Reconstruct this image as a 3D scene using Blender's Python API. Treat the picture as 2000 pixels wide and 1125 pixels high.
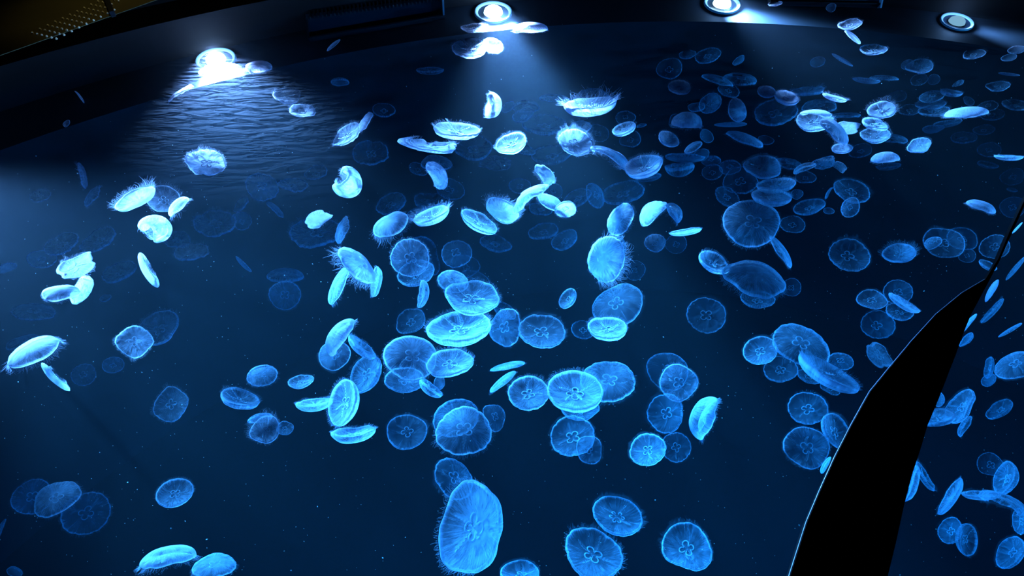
import bpy, bmesh, math, random
from mathutils import Vector, Matrix, noise

# ------------------------------------------------------------------ scene, camera, world, exposure
scene = bpy.context.scene
for o in list(bpy.data.objects):
    bpy.data.objects.remove(o)
W_PX, H_PX, F_PX = 2000.0, 1125.0, 1192.0
CAM_H, PITCH = 2.0, math.radians(50.0)
cam_data = bpy.data.cameras.new('camera')
cam_data.sensor_width = 36.0
cam_data.lens = 36.0 * F_PX / W_PX
cam_data.clip_start, cam_data.clip_end = 0.05, 60.0
cam = bpy.data.objects.new('camera', cam_data)
scene.collection.objects.link(cam)
cam.location = (0, 0, CAM_H)
cam.rotation_euler = (math.pi / 2 - PITCH, 0, 0)
scene.camera = cam
EYE = Vector((0, 0, CAM_H))
FW = Vector((0, math.cos(PITCH), -math.sin(PITCH)))
UP = Vector((0, math.sin(PITCH), math.cos(PITCH)))
RT = Vector((1, 0, 0))

world = bpy.data.worlds.new('dark_hall')
scene.world = world
world.use_nodes = True
world.node_tree.nodes['Background'].inputs[0].default_value = (0.02, 0.05, 0.12, 1)
world.node_tree.nodes['Background'].inputs[1].default_value = 0.004

scene.view_settings.view_transform = 'Standard'
scene.view_settings.look = 'None'
scene.view_settings.gamma = 1.0
scene.view_settings.use_curve_mapping = False
scene.view_settings.exposure = 0.0
cy = scene.cycles
cy.max_bounces = 4
cy.diffuse_bounces = 1
cy.glossy_bounces = 1
cy.transmission_bounces = 2
cy.volume_bounces = 0
cy.transparent_max_bounces = 40
cy.caustics_reflective = False
cy.caustics_refractive = False
cy.sample_clamp_direct = 0.0
cy.sample_clamp_indirect = 2.0
cy.use_adaptive_sampling = True
cy.adaptive_threshold = 0.02
cy.use_denoising = True

TC = Vector((1.17, -1.95, 0.0))      # centre of the round tank
TR = 6.55                            # its radius at the water line
DEPTH = 3.1
LEDGE_R, LEDGE_Z, LEDGE_TOP = 6.20, -0.11, -0.08       # inner edge of the sloping ledge


def ray(x, y):
    return (FW + RT * ((x - W_PX / 2) / F_PX) - UP * ((y - H_PX / 2) / F_PX)).normalized()


def on_z(x, y, z):
    d = ray(x, y)
    return EYE + d * ((z - CAM_H) / d.z)


def ledge_z(r):
    t = (TR - r) / (TR - LEDGE_R)
    return LEDGE_TOP + (LEDGE_Z - LEDGE_TOP) * t


def on_ledge(x, y):
    """Where the ray through a pixel meets the sloping ledge."""
    d = ray(x, y)
    lo, hi = 1.0, 14.0
    for _ in range(60):
        m = (lo + hi) / 2
        p = EYE + d * m
        r = (p - TC).xy.length
        if r < TR and (r < LEDGE_R or p.z > ledge_z(r)):
            lo = m
        else:
            hi = m
    return EYE + d * lo


# ------------------------------------------------------------------ the lamps' light
LAMP_COL = (0.25, 0.47, 1.0)
# pixel of the fixture (None = given by angle on the ring), heading of its beam, power, cone
LAMPS = []


def ring_point(deg, r, z):
    a = math.radians(deg)
    return Vector((TC.x + r * math.cos(a), TC.y + r * math.sin(a), z))


def add_spot(p, target, power, cone, blend=0.5, col=LAMP_COL, size=0.05):
    ld = bpy.data.lights.new('lamp_light', 'SPOT')
    ld.energy, ld.color = power, col
    ld.spot_size, ld.spot_blend = math.radians(cone), blend
    ld.shadow_soft_size = size
    lo = bpy.data.objects.new('lamp_light', ld)
    scene.collection.objects.link(lo)
    lo.location = p
    lo.rotation_euler = (target - p).to_track_quat('-Z', 'Y').to_euler()
    return lo


# ------------------------------------------------------------------ helpers
def link(o):
    scene.collection.objects.link(o)
    return o


def mesh_obj(name, verts, faces, mat, parent=None, smooth=True, uvs=None):
    me = bpy.data.meshes.new(name)
    me.from_pydata([tuple(v) for v in verts], [], faces)
    if smooth:
        me.polygons.foreach_set('use_smooth', [True] * len(me.polygons))
    if uvs is not None:
        ul = me.uv_layers.new(name='UVMap')
        k = 0
        for p, fuv in zip(me.polygons, uvs):
            for uv in fuv:
                ul.data[k].uv = uv
                k += 1
    me.materials.append(mat)
    o = bpy.data.objects.new(name, me)
    link(o)
    o.parent = parent
    return o


def tag(o, label=None, cat=None, group=None, kind=None):
    if label: o['label'] = label
    if cat: o['category'] = cat
    if group: o['group'] = group
    if kind: o['kind'] = kind
    return o


class NT:
    """Small helper to write node trees."""
    def __init__(self, name):
        self.m = bpy.data.materials.new(name)
        self.m.use_nodes = True
        self.t = self.m.node_tree
        self.t.nodes.clear()
        self.out = self.t.nodes.new('ShaderNodeOutputMaterial')

    def n(self, typ, ins=None, **props):
        nd = self.t.nodes.new('ShaderNode' + typ)
        for k, v in props.items():
            setattr(nd, k, v)
        for k, v in (ins or {}).items():
            s = nd.inputs[k]
            if hasattr(v, 'is_output') or isinstance(v, bpy.types.NodeSocket):
                self.t.links.new(v, s)
            else:
                s.default_value = v
        return nd

    def math(self, op, a, b=None, c=None, clamp=False):
        nd = self.t.nodes.new('ShaderNodeMath')
        nd.operation, nd.use_clamp = op, clamp
        for i, v in enumerate((a, b, c)):
            if v is None: continue
            if isinstance(v, bpy.types.NodeSocket): self.t.links.new(v, nd.inputs[i])
            else: nd.inputs[i].default_value = v
        return nd.outputs[0]

    def surf(self, s):
        self.t.links.new(s, self.out.inputs['Surface'])
        return self.m


def plain(name, col, rough=0.6, spec=0.3, noise_amt=0.0, scale=8.0, metallic=0.0):
    g = NT(name)
    b = g.n('BsdfPrincipled', {'Roughness': rough, 'Metallic': metallic, 'Specular IOR Level': spec})
    if noise_amt:
        tx = g.n('TexCoord')
        nz = g.n('TexNoise', {'Vector': tx.outputs['Object'], 'Scale': scale, 'Detail': 5.0})
        mr = g.n('MapRange', {'Value': nz.outputs['Fac'], 'To Min': 1 - noise_amt, 'To Max': 1 + noise_amt})
        mx = g.n('VectorMath', {0: col[:3], 1: mr.outputs[0]}, operation='MULTIPLY')
        g.t.links.new(mx.outputs[0], b.inputs['Base Color'])
    else:
        b.inputs['Base Color'].default_value = (*col[:3], 1)
    return g.surf(b.outputs[0])


def emitter(name, col, strength):
    g = NT(name)
    e = g.n('Emission', {'Color': (*col, 1), 'Strength': strength})
    return g.surf(e.outputs[0])


def tissue(name, f0, bell=False, albedo=(0.90, 0.80, 1.0), edge=1.0):
    """Thin wet tissue: a membrane of optical depth tau seen at an angle covers 1-exp(-tau/cos)."""
    g = NT(name)
    lw = g.n('LayerWeight', {'Blend': 0.5})
    cosv = g.math('MAXIMUM', g.math('SUBTRACT', 1.0, lw.outputs['Facing']), 0.10)
    den = g.n('Attribute', attribute_type='OBJECT', attribute_name='density')
    tau = g.math('MULTIPLY', den.outputs['Fac'], f0)
    if bell:
        uv = g.n('UVMap', uv_map='UVMap')
        sp = g.n('SeparateXYZ', {0: uv.outputs[0]})
        u, v = sp.outputs[0], sp.outputs[1]
        cx = g.n('CombineXYZ', {0: g.math('MULTIPLY', u, 96.0), 1: g.math('MULTIPLY', v, 2.5)})
        st = g.n('TexNoise', {'Vector': cx.outputs[0], 'Scale': 1.0, 'Detail': 2.0, 'Roughness': 0.6})
        streak = g.n('MapRange', {'Value': st.outputs['Fac'], 'From Min': 0.42, 'From Max': 0.66, 'To Min': 0.55, 'To Max': 1.7})
        vin = g.n('MapRange', {'Value': v, 'From Min': 0.25, 'From Max': 0.55})
        stw = g.n('Mix', {'Factor': vin.outputs[0], 2: 1.0, 3: streak.outputs[0]}, data_type='FLOAT')
        tx = g.n('TexCoord')
        nz = g.n('TexNoise', {'Vector': tx.outputs['Object'], 'Scale': 2.2, 'Detail': 3.0})
        cl = g.n('MapRange', {'Value': nz.outputs['Fac'], 'From Min': 0.3, 'From Max': 0.7, 'To Min': 0.5, 'To Max': 1.5})
        rim = g.n('MapRange', {'Value': v, 'From Min': 0.96, 'From Max': 0.995, 'To Min': 1.0, 'To Max': 6.5})
        mid = g.n('MapRange', {'Value': v, 'From Min': 0.0, 'From Max': 0.4, 'To Min': 1.1, 'To Max': 1.0})
        # sixteen thin canals running to the margin
        fr = g.math('FRACT', g.math('MULTIPLY', u, 16.0))
        dd = g.math('ABSOLUTE', g.math('SUBTRACT', fr, 0.5))
        can = g.n('MapRange', {'Value': dd, 'From Min': 0.0, 'From Max': 0.035, 'To Min': 2.4, 'To Max': 1.0})
        canv = g.n('Mix', {'Factor': vin.outputs[0], 2: 1.0, 3: can.outputs[0]}, data_type='FLOAT')
        for s in (stw.outputs[0], cl.outputs[0], rim.outputs[0], mid.outputs[0], canv.outputs[0]):
            tau = g.math('MULTIPLY', tau, s)
    tau = g.math('DIVIDE', tau, cosv) if edge else tau
    fac = g.math('SUBTRACT', 1.0, g.math('EXPONENT', g.math('MULTIPLY', tau, -1.0)), clamp=True)
    df = g.n('BsdfDiffuse', {'Color': (*albedo, 1)})
    tl = g.n('BsdfTranslucent', {'Color': (*albedo, 1)})
    mx = g.n('MixShader', {0: 0.5, 1: df.outputs[0], 2: tl.outputs[0]})
    tr = g.n('BsdfTransparent')
    fin = g.n('MixShader', {0: fac, 1: tr.outputs[0], 2: mx.outputs[0]})
    return g.surf(fin.outputs[0])
P_FAR = (5000.0, 7400.0, 1700.0, 190.0)
RING_AND_FILL_LAMPS = [(135.5, 5400.0, -22), (185, 900.0, 20), (250, 1500.0, 95), (15, 1900.0, 160), (45, 1200.0, 175)]  # all but the first are unseen, added to brighten dim regions
RING_Z = [-0.9, -1.0, -1.2, -1.0, -0.8]
RING_CONE = [66, 90, 85, 60, 70]
P_HALL = 13.0
SPILL = 5.0
RUFFLE_H = 0.035
RUFFLE_A = 0.065
TAU = 2 * math.pi
M_BELL = tissue('bell_tissue', 0.15, bell=True)
M_GONAD = tissue('gonad_tissue', 1.9, albedo=(0.95, 0.88, 1.0))
M_ARM = tissue('arm_tissue', 0.20, albedo=(0.92, 0.85, 1.0))
M_HAIR = tissue('tentacle_tissue', 0.30, edge=0)

TAU = 2 * math.pi


class Shape:
    """One way a moon jellyfish holds itself; its parts all follow the same bend."""
    def __init__(self, seed, h, kind):
        self.rng = random.Random(seed)
        self.h, self.kind, self.seed = h, kind, seed
        self.off = Vector((seed * 3.7, seed * 1.3, seed * 0.9))
        self.notch = self.rng.uniform(0.3, 1.5)
        self.k = {'f': 1.5, 'w': 2.2, 'g': 1.1}.get(kind, 0.0)
        self.lob = {'n': 0.085, 'p': 0.17, 'r': 0.10, 'g': 0.22, 'w': 0.08, 'f': 0.08, 'b': 0.05, 'c': 0.05}.get(kind, 0.05)
        self.wob = {'n': 0.05, 'p': 0.06, 'r': 0.10, 'g': 0.24, 'w': 0.08, 'f': 0.10, 'b': 0.05, 'c': 0.06}.get(kind, 0.05)

    def __call__(self, x, y, z):
        r = math.hypot(x, y)
        th = math.atan2(y, x)
        n1 = noise.noise(Vector((math.cos(th) * 0.8, math.sin(th) * 0.8, 0)) + self.off)
        s = 1 + self.lob * n1 * 2.2
        nt = ((th * 8 / TAU + 0.31) % 1.0) - 0.5
        s -= 0.022 * self.notch * math.exp(-(nt / 0.06) ** 2) * min(r, 1.1) ** 8
        s += 0.007 * self.notch * math.cos(16 * th) * min(r, 1.1) ** 6
        if self.kind == 'r':
            s += 0.055 * noise.noise(Vector((th * 3.3, r * 2, 1)) + self.off) * min(r, 1.1) ** 2
            s += 0.05 * noise.noise(Vector((th * 9.0, r * 3, 4)) + self.off) * min(r, 1.1) ** 3
        x, y = x * s, y * s
        w = self.wob * min(r, 1.1) ** 2
        z += w * 1.6 * noise.noise(Vector((x * 1.3, y * 1.3, 2)) + self.off)
        z += w * 0.8 * noise.noise(Vector((x * 3.1, y * 3.1, 5)) + self.off)
        if self.kind in 'gr':
            z += 0.05 * noise.noise(Vector((x * 6, y * 6, 7)) + self.off) * min(r, 1)
        if self.k:
            k = self.k
            rad = 1 / k
            a = k * x
            x, z = (rad + z) * math.sin(a), (rad + z) * math.cos(a) - rad
        return (x, y, z)


def bell_geo(S, seg, no, ni):
    h = S.h
    V, FA, UV = [], [], []
    rings = []
    prof = []
    for i in range(no + 1):
        ph = math.radians(104) * (i / no) ** 0.86
        r = math.sin(ph) if ph <= math.pi / 2 else 1.0 - (1 - math.sin(ph)) * 1.6
        z = h * math.cos(ph) if ph <= math.pi / 2 else -0.16 * (ph - math.pi / 2) * (1 + h)
        prof.append((r, z, min(1.0, r if ph < math.pi / 2 else 1.0)))
    r0, z0 = prof[-1][0], prof[-1][1]
    for i in range(1, ni + 1):
        t = i / ni
        r = r0 * (1 - t)
        z = z0 + (h * 0.42 - z0) * (1 - (r / r0) ** 2)
        prof.append((r, z, min(0.93, r)))
    for (r, z, v) in prof:
        if r < 1e-5:
            rings.append([len(V)])
            V.append(S(0, 0, z))
        else:
            rings.append(list(range(len(V), len(V) + seg)))
            for j in range(seg):
                a = TAU * j / seg
                V.append(S(r * math.cos(a), r * math.sin(a), z))
    for i in range(len(rings) - 1):
        A, B, va, vb = rings[i], rings[i + 1], prof[i][2], prof[i + 1][2]
        for j in range(seg):
            j2 = (j + 1) % seg
            u0, u1 = j / seg, (j + 1) / seg
            if len(A) == 1 and len(B) == 1:
                continue
            if len(A) == 1:
                FA.append((A[0], B[j], B[j2])); UV.append(((u0, va), (u0, vb), (u1, vb)))
            elif len(B) == 1:
                FA.append((A[j], B[0], A[j2])); UV.append(((u0, va), (u0, vb), (u1, va)))
            else:
                FA.append((A[j], B[j], B[j2], A[j2])); UV.append(((u0, va), (u0, vb), (u1, vb), (u1, va)))
    return V, FA, UV


def tube_path(V, FA, pts, rads, sides, closed=False):
    n = len(pts)
    base = len(V)
    for i in range(n):
        a, b = pts[max(0, i - 1)], pts[min(n - 1, i + 1)]
        t = (b - a)
        t = t.normalized() if t.length > 1e-9 else Vector((0, 0, 1))
        ref = Vector((0, 0, 1)) if abs(t.z) < 0.9 else Vector((1, 0, 0))
        u = t.cross(ref).normalized()
        w = t.cross(u)
        for s in range(sides):
            an = TAU * s / sides
            V.append(pts[i] + (u * math.cos(an) + w * math.sin(an)) * rads[i])
    for i in range(n - 1):
        for s in range(sides):
            s2 = (s + 1) % sides
            FA.append((base + i * sides + s, base + i * sides + s2, base + (i + 1) * sides + s2, base + (i + 1) * sides + s))


def gonad_geo(S, i, count=4, sides=5, n=14):
    """A horseshoe ring with a faint pouch inside."""
    rng = random.Random(S.seed * 31 + i)
    a0 = TAU * (i + 0.5) / count + rng.uniform(-0.1, 0.1)
    rc = 0.195 if count == 4 else 0.23
    rr = (0.105 if count == 4 else 0.06) * rng.uniform(0.9, 1.12)
    cx, cyy = rc * math.cos(a0), rc * math.sin(a0)
    zz = S.h * 0.34
    pts, rad = [], []
    for k in range(n):
        t = k / (n - 1)
        b = a0 + math.pi + math.radians(38) + t * math.radians(284)
        pts.append(Vector((cx + rr * 1.12 * math.cos(b), cyy + rr * math.sin(b), zz)))
        rad.append(0.017 + 0.008 * math.sin(t * math.pi))
    V, FA = [], []
    tube_path(V, FA, pts, rad, sides)
    V = [S(*v) for v in V]
    return V, FA


def arm_geo(S, i, n=30):
    rng = random.Random(S.seed * 57 + i)
    a0 = TAU * i / 4 + rng.uniform(-0.35, 0.35)
    L = rng.uniform(0.45, 0.8)
    curl = rng.uniform(-1.6, 1.6)
    drop = rng.uniform(0.05, 0.35)
    V, FA = [], []
    p = Vector((0.03 * math.cos(a0), 0.03 * math.sin(a0), S.h * 0.22))
    d = a0
    for k in range(n + 1):
        t = k / n
        side = Vector((-math.sin(d), math.cos(d), 0))
        w = 0.018 + 0.05 * math.sin(math.pi * min(1, t * 0.9 + 0.05)) * (0.78 + 0.22 * math.sin(k * 1.4))
        rf = 0.024 * math.sin(k * 1.3 + i)
        V.append(S(*(p + side * w + Vector((0, 0, rf - 0.02)))))
        V.append(S(*(p + Vector((0, 0, 0.02)))))
        V.append(S(*(p - side * w + Vector((0, 0, -rf - 0.02)))))
        d += curl / n * (0.3 + 1.6 * t) + rng.uniform(-0.06, 0.06)
        p = p + Vector((math.cos(d), math.sin(d), 0)) * (L / n)
        p.z -= drop / n * (0.4 + 1.2 * t)
    for k in range(n):
        b = k * 3
        FA.append((b, b + 1, b + 4, b + 3))
        FA.append((b + 1, b + 2, b + 5, b + 4))
    return V, FA


def fringe_geo(S, count, length, n=5):
    rng = random.Random(S.seed * 91 + count)
    V, FA = [], []
    for q in range(count):
        a = TAU * (q + rng.uniform(-0.4, 0.4)) / count
        l = length * (0.35 + 0.9 * rng.random()) * (0.7 + 0.9 * max(0.0, noise.noise(Vector((math.cos(a) * 1.3, math.sin(a) * 1.3, 3)) + S.off) + 0.2))
        out = rng.uniform(0.5, 1.7)
        tw = rng.uniform(-1.6, 1.6)
        pts = []
        p = Vector((0.985 * math.cos(a), 0.985 * math.sin(a), -0.05))
        d = a
        for k in range(n + 1):
            t = k / n
            pts.append(p.copy())
            d += tw / n
            p = p + Vector((math.cos(d) * out, math.sin(d) * out, -1 + 0.7 * t * out)).normalized() * (l / n)
        tube_path(V, FA, pts, [0.0036 * (1.1 - 0.7 * k / n) for k in range(n + 1)], 3)
    V = [S(*v) for v in V]
    return V, FA


MESH = {}


def mesh_from(key, name, geo, mat, extra=None):
    """Builds a mesh once; every later jellyfish of that build shares it."""
    if key in MESH:
        return MESH[key]
    g = geo()
    me = bpy.data.meshes.new(name)
    V, FA = list(g[0]), list(g[1])
    UV = list(g[2]) if len(g) > 2 else None
    n0 = len(FA)
    if extra:
        for gv, gf in extra():
            b = len(V)
            V += gv
            FA += [tuple(i + b for i in f) for f in gf]
    me.from_pydata([tuple(v) for v in V], [], FA)
    me.polygons.foreach_set('use_smooth', [True] * len(FA))
    if UV is not None:
        ul = me.uv_layers.new(name='UVMap')
        flat = []
        for fu in UV:
            for c in fu:
                flat += [c[0], c[1]]
        flat += [0.5] * (2 * (len(me.loops)) - len(flat))
        ul.data.foreach_set('uv', flat)
    me.materials.append(mat)
    if extra:
        me.materials.append(M_GONAD)
        me.polygons.foreach_set('material_index', [0] * n0 + [1] * (len(FA) - n0))
    MESH[key] = me
    return me


SEEDS = {'n': 6, 'b': 4, 'c': 3, 'r': 4, 'p': 2, 'g': 3, 'f': 2, 'w': 2, 's': 1}
HEIGHT = {'n': 0.34, 'b': 0.46, 'c': 0.60, 'r': 0.26, 'p': 0.30, 'g': 0.40, 'f': 0.34, 'w': 0.40, 's': 0.34}
shapes = {}
for kk, cnt in SEEDS.items():
    for s in range(cnt):
        shapes[kk, s] = Shape(7 * (ord(kk) - 96) + s * 5 + 1, HEIGHT[kk], kk)



_low = {}


def low_points(S):
    """A few points of the bell, enough to tell its outline."""
    if id(S) not in _low:
        pts = []
        for r, zf in ((1.0, 0.0), (0.97, 0.25), (0.85, 0.53), (0.6, 0.8), (0.3, 0.95), (0.93, -0.08)):
            for j in range(20):
                an = TAU * j / 20
                pts.append(Vector(S(r * math.cos(an), r * math.sin(an), S.h * zf if zf >= 0 else -0.1)))
        pts.append(Vector(S(0, 0, S.h)))
        _low[id(S)] = pts
    return _low[id(S)]


def project(p):
    v = p - EYE
    zc = v.dot(FW)
    return (W_PX / 2 + F_PX * v.dot(RT) / zc, H_PX / 2 - F_PX * v.dot(UP) / zc)


def place(rec, idx):
    """Size, position and attitude from where a jellyfish appears and how deep it swims."""
    x, y, a, b, ang, side, level, kind = rec
    rng = random.Random(idx * 13 + 5)
    S = shapes[kind, idx % SEEDS[kind]]
    al = math.radians(ang)
    dmaj = (math.cos(al), -math.sin(al))
    sg = 1 if side[0] == '+' else -1
    dmin = (-math.sin(al) * sg, -math.cos(al) * sg)
    d = ray(x, y)
    ra, rb = ray(x + dmaj[0] * a, y + dmaj[1] * a), ray(x + dmin[0] * b, y + dmin[1] * b)
    ea = (ra - d * ra.dot(d)); ta = ea.length / ra.dot(d); ea.normalize()
    eb = (rb - d * rb.dot(d)); eb.normalize()
    toward = -1.0 if side[1] == 'T' else 1.0
    turn = rng.uniform(-0.25, 0.25) if kind in 'fwg' else rng.uniform(0, TAU)
    pts = low_points(S)

    def pose(cosv, zs, P, R):
        sinv = math.sqrt(1 - cosv * cosv)
        nrm = (d * (toward * cosv) + eb * sinv).normalized()
        lx = (ea - nrm * ea.dot(nrm)).normalized()
        ly = nrm.cross(lx)
        X = lx * math.cos(turn) + ly * math.sin(turn)
        Y = nrm.cross(X)
        M = Matrix((X, Y, nrm)).transposed().to_4x4()
        return Matrix.Translation(P) @ M @ Matrix.Diagonal((R, R, R * zs, 1))

    def extent(M):
        us, vs = [], []
        for p in pts:
            px, py = project(M @ p)
            us.append((px - x) * dmaj[0] + (py - y) * dmaj[1])
            vs.append((px - x) * dmin[0] + (py - y) * dmin[1])
        return min(us), max(us), min(vs), max(vs)

    def fit(D, R0):
        P, R = EYE + d * D, R0
        cosv, zs = {'c': (0.15, 1.0), 'w': (0.25, 1.0), 'g': (0.45, 0.9), 'f': (0.4, 1.0)}.get(kind, (None, 1.0))
        if cosv is None:
            lo, hi = 0.05, 1.0
            for _ in range(9):
                m = (lo + hi) / 2
                u0, u1, v0, v1 = extent(pose(m, 1.0, P, R))
                if (v1 - v0) / (u1 - u0) < b / a: lo = m
                else: hi = m
            cosv = (lo + hi) / 2
            if cosv < 0.1: zs = 0.75
        else:
            if b / a < 0.34 and kind in 'wgf':
                cosv = 0.12
            lo, hi = 0.12, 1.7
            for _ in range(7):
                m = (lo + hi) / 2
                u0, u1, v0, v1 = extent(pose(cosv, m, P, R))
                if (v1 - v0) / (u1 - u0) < b / a: lo = m
                else: hi = m
            zs = (lo + hi) / 2
        for _ in range(3):
            u0, u1, v0, v1 = extent(pose(cosv, zs, P, R))
            sc = (2 * a / (u1 - u0)) ** 0.7 * (2 * b / (v1 - v0)) ** 0.3
            R *= sc
            cu, cv = (u0 + u1) / 2, (v0 + v1) / 2
            k = (P - EYE).length / F_PX
            P = P - ea * (cu * sc * k) - eb * (cv * sc * k)
        return pose(cosv, zs, P, R), P, R

    ds = CAM_H / -d.z
    base = [2.15, 1.5, 0.85, 0.42, 0.24]
    lv = max(0.0, min(4.0, level))
    i0 = min(3, int(lv))
    ext = base[i0] + (base[i0 + 1] - base[i0]) * (lv - i0)
    best = None
    for tr in range(16):
        e = ext * (1 + (0, .12, -.12, .24, -.24, .36, -.36, .5, -.5, .65, -.6, .8, .95, -.7, 1.2, 1.5)[tr])
        for _ in range(24):
            D = ds + e
            P = EYE + d * D
            R = D * ta
            rr = (P - TC).xy.length
            if rr > TR - 0.12 - R * 0.5 or (rr > LEDGE_R - R * 0.8 and P.z < ledge_z(max(rr, LEDGE_R)) + R * 0.5 + 0.03) or P.z < -DEPTH + 0.25:
                e *= 0.9
            else:
                break
        e = max(e, 0.05)
        P = EYE + d * (ds + e)
        R = (ds + e) * ta
        clash = max([0.0] + [(R + r2) * 0.62 - (P - p2).length for p2, r2 in placed if (P - p2).length < (R + r2) * 0.62])
        if best is None or clash < best[0]:
            best = (clash, ds + e, R)
        if clash == 0.0:
            break
    _, D, R = best
    for _ in range(6):
        M, P, Rf = fit(D, R)
        top = max((M @ p).z for p in pts)
        if top < -0.012:
            break
        D += (top + 0.02) / -d.z
        R = D * ta
    placed.append((P.copy(), R))
    return S, M, Rf


placed = []


def density(level):  # tissue opacity carries part of each animal's brightness level
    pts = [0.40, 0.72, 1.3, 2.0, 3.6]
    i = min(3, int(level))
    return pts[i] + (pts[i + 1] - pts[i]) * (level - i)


def jelly_parts(S, a, root, dens, kind, idx):
    cnt = 6 if kind == 's' else 4
    seg, no, ni = (72, 16, 9) if a >= 30 else (48, 12, 6)
    lod = 'L' if a >= 30 else 'M'
    key = (S.seed, kind, lod)
    def part(name, me):
        o = bpy.data.objects.new(name, me)
        link(o)
        o.parent = root
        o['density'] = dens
        return o
    part('bell', mesh_from(key + ('bell',), 'bell', lambda: bell_geo(S, seg, no, ni), M_BELL))
    for i in range(cnt):
        part('gonad', mesh_from(key + ('gonad', i), 'gonad', lambda: gonad_geo(S, i, cnt), M_GONAD))
    if a >= 26:
        for i in range(4):
            part('oral_arm', mesh_from(key + ('arm', i), 'oral_arm', lambda: arm_geo(S, i), M_ARM))
    long = idx in LONG_FRINGE
    f = part('tentacle_fringe', mesh_from(key + ('fringe', long), 'tentacle_fringe', lambda: fringe_geo(S, 240 if lod == 'L' else 120, 0.42 if long else 0.17), M_HAIR))
    f['kind'] = 'stuff'
# ------------------------------------------------------------------ water: one body of water, faintly hazy
def make_water():
    g = NT('sea_water')
    ab = g.n('VolumeAbsorption', {'Color': (0.0, 0.82, 0.95, 1), 'Density': 0.6})
    sc = g.n('VolumeScatter', {'Color': (0.60, 0.80, 1.0, 1), 'Density': 0.0105, 'Anisotropy': 0.2})
    ad = g.n('AddShader', {0: ab.outputs[0], 1: sc.outputs[0]})
    g.t.links.new(ad.outputs[0], g.out.inputs['Volume'])
    seg = 128
    V, FA = [], []
    for z, r in ((0.0, TR - 0.001), (-DEPTH + 0.002, TR - 0.001)):
        for j in range(seg):
            a = TAU * j / seg
            V.append((TC.x + r * math.cos(a), TC.y + r * math.sin(a), z))
    FA.append(tuple(range(seg)))
    FA.append(tuple(reversed(range(seg, 2 * seg))))
    for j in range(seg):
        k = (j + 1) % seg
        FA.append((j, seg + j, seg + k, k))
    o = mesh_obj('water', V, FA, g.m, smooth=False)
    tag(o, 'clear blue-lit water filling the round tank', 'water', None, 'stuff')


# ------------------------------------------------------------------ tank: wall, ledge, floor
def ring_mesh(name, prof, mat, seg=160, kind='structure'):
    V, FA = [], []
    for (r, z) in prof:
        for j in range(seg):
            a = TAU * j / seg
            V.append((TC.x + r * math.cos(a), TC.y + r * math.sin(a), z))
    for i in range(len(prof) - 1):
        for j in range(seg):
            k = (j + 1) % seg
            FA.append((i * seg + j, i * seg + k, (i + 1) * seg + k, (i + 1) * seg + j))
    o = mesh_obj(name, V, FA, mat)
    o.data.polygons.foreach_set('use_smooth', [False] * len(FA))
    tag(o, kind=kind)
    return o


M_LEDGE = plain('painted_ledge', (0.012, 0.021, 0.032), rough=0.7, noise_amt=0.45, scale=1.3)
M_WALL = plain('tank_wall', (0.004, 0.007, 0.010), rough=0.8, noise_amt=0.3, scale=2.0)
M_BLACK = plain('black_frame', (0.0015, 0.0015, 0.002), rough=0.6, spec=0.05)
M_RIM = plain('dark_rim', (0.010, 0.010, 0.010), rough=0.8, spec=0.05)

ring_mesh('trim_1', [(TR, LEDGE_TOP), (LEDGE_R, LEDGE_Z)], M_LEDGE)
ring_mesh('wall_back', [(LEDGE_R, LEDGE_Z), (LEDGE_R + 0.02, -DEPTH)], M_WALL)
ring_mesh('trim_2', [(TR, LEDGE_TOP), (TR, 0.16), (TR + 0.25, 0.17), (TR + 0.25, 0.30)], M_RIM)
fl = ring_mesh('floor', [(TR, -DEPTH), (0.0, -DEPTH - 0.001)], plain('tank_floor', (0.0015, 0.0025, 0.0035), rough=0.9))
ring_mesh('trim_3', [(TR + 0.25, 0.30), (12.0, 0.30)], M_RIM)

# ------------------------------------------------------------------ underwater lamps on the ledge
M_COLLAR = plain('pale_collar', (0.35, 0.55, 0.62), rough=0.35)
M_BOWL = plain('lamp_bowl', (0.03, 0.05, 0.08), rough=0.3, metallic=0.2)
M_LENS_ON = emitter('lit_lens', (0.62, 0.86, 1.0), 14.0)
M_LENS_DIM = emitter('weak_lens', (0.35, 0.7, 1.0), 0.6)
slope = math.atan2(LEDGE_TOP - LEDGE_Z, TR - LEDGE_R)


def lathe(prof, seg=40):
    V, FA = [], []
    for (r, z) in prof:
        for j in range(seg):
            a = TAU * j / seg
            V.append((r * math.cos(a), r * math.sin(a), z))
    for i in range(len(prof) - 1):
        for j in range(seg):
            k = (j + 1) % seg
            FA.append((i * seg + j, (i + 1) * seg + j, (i + 1) * seg + k, i * seg + k))
    return V, FA


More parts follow.
